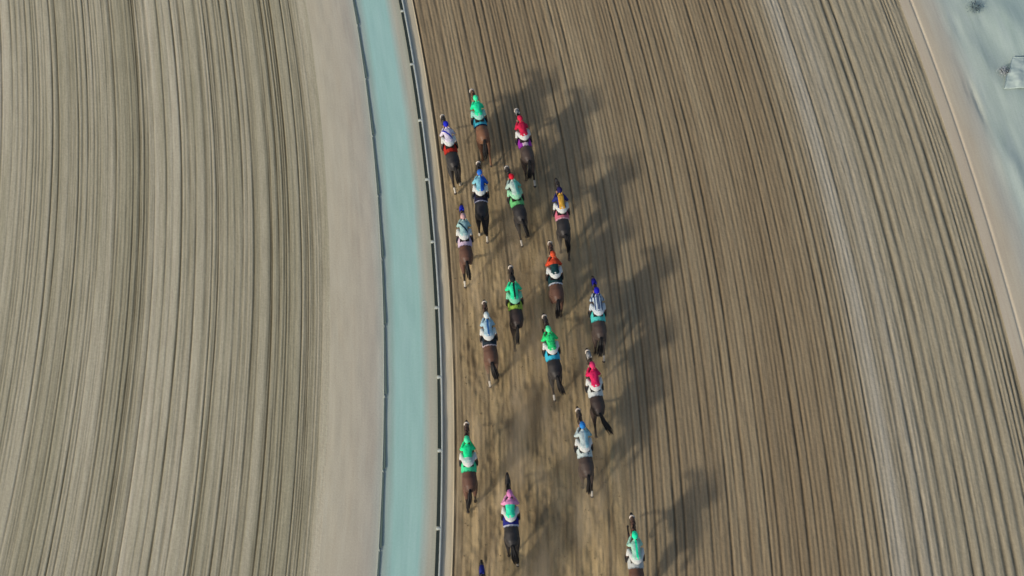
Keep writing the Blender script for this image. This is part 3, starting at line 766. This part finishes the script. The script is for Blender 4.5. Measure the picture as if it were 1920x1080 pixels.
# a pale rumpled sheet lying on the ground, cut by the right edge
rnd = random.Random(4); from mathutils import noise as mno
def sheet_pt(u, v):
    a_, b_, c_, d_ = Vector((21.22, 9.3, 0)), Vector((23.3, 9.4, 0)), Vector((23.3, 10.8, 0)), Vector((21.95, 10.95, 0))
    p = (a_ * (1 - u) + b_ * u) * (1 - v) + (d_ * (1 - u) + c_ * u) * v
    e = min(u, 1 - u, v, 1 - v)
    p.z = .13 + .09 * min(1, e * 4) + .06 * mno.noise(p * 2.3) + .025 * mno.noise(p * 7); p.x += .05 * mno.noise(p * 3 + Vector((5, 0, 0))); return p
nu = 30; vs, fs = [], []
for lay in (0, 1):
    for i_ in range(nu + 1):
        for j_ in range(nu + 1): vs.append(sheet_pt(i_ / nu, j_ / nu) - Vector((22.2, 10.1, .03 * (1 - lay))))
q_ = (nu + 1) ** 2
for i_ in range(nu):
    for j_ in range(nu):
        k_ = i_ * (nu + 1) + j_; fs.append((q_ + k_, q_ + k_ + nu + 1, q_ + k_ + nu + 2, q_ + k_ + 1)); fs.append((k_, k_ + 1, k_ + nu + 2, k_ + nu + 1))
for k_ in range(nu):
    for e0, e1 in ((k_ * (nu + 1), (k_ + 1) * (nu + 1)), (k_, k_ + 1), (k_ * (nu + 1) + nu, (k_ + 1) * (nu + 1) + nu), (nu * (nu + 1) + k_, nu * (nu + 1) + k_ + 1)):
        fs.append((e0, e1, q_ + e1, q_ + e0))
sh = mesh_obj("sheet", vs, fs, plain("pale_aqua_sheet", (184, 200, 193), .7, .2, .25, 5)); sh.location = (22.2, 10.1, 0)
tag(sh, "pale aqua-white rumpled sheet cut off by the right edge near the top corner", "sheet")


# ------------------------------------------------------------------ dust kicked up behind the field
dm = bpy.data.materials.new("tan_dust"); dm.use_nodes = True; t = dm.node_tree; t.nodes.clear()
out = t.nodes.new("ShaderNodeOutputMaterial"); pv = t.nodes.new("ShaderNodeVolumePrincipled")
pv.inputs["Color"].default_value = (1.0, .86, .64, 1); pv.inputs["Anisotropy"].default_value = 0
tc = t.nodes.new("ShaderNodeTexCoord"); mp = t.nodes.new("ShaderNodeMapping"); mp.inputs["Scale"].default_value = (1.6, .45, 1.2)
no = t.nodes.new("ShaderNodeTexNoise"); no.inputs["Scale"].default_value = 1.1; no.inputs["Detail"].default_value = 3
mr = t.nodes.new("ShaderNodeMapRange"); mr.inputs[1].default_value = .48; mr.inputs[2].default_value = .72; mr.inputs[3].default_value = 0; mr.inputs[4].default_value = .6
t.links.new(tc.outputs["Object"], mp.inputs[0]); t.links.new(mp.outputs[0], no.inputs["Vector"]); t.links.new(no.outputs["Fac"], mr.inputs[0])
t.links.new(mr.outputs[0], pv.inputs["Density"]); t.links.new(pv.outputs[0], out.inputs["Volume"])
b = MB(); b.ball((1.0, -5.2, .45), (3.6, 10.5, .75), 48, 24)
d = b.build("dust", dm); tag(d, "thin tan dust hanging low behind the galloping horses", "dust", kind="stuff")

# clods of sand thrown up and scattered behind the hooves
rnd = random.Random(77); b = MB()
for k in range(620):
    h = HORSES[rnd.randrange(len(HORSES))]; hx, hy, _h = h['p']
    back = rnd.random() ** 1.7 * 7; y = hy - .9 - back
    x = float(curve_x(hx - float(curve_x(0, hy)), y)) + rnd.gauss(0, .32)
    if x < float(curve_x(A_EDGE, y)) + .2: continue
    z_ = max(0, rnd.gauss(0, .25)) if back < 1.2 and rnd.random() < .5 else .0
    q = rnd.uniform(.008, .028); b.ball((x, y, z_ + q * .3), (q * rnd.uniform(.7, 1.3), q * rnd.uniform(.8, 1.6), q * .7), 6, 4)
tag(b.build("clods", plain("clod_sand", (150, 130, 98), .95, .1, .4, 30), smooth=False), "small sand clods scattered behind the hooves", "clods", kind="stuff")
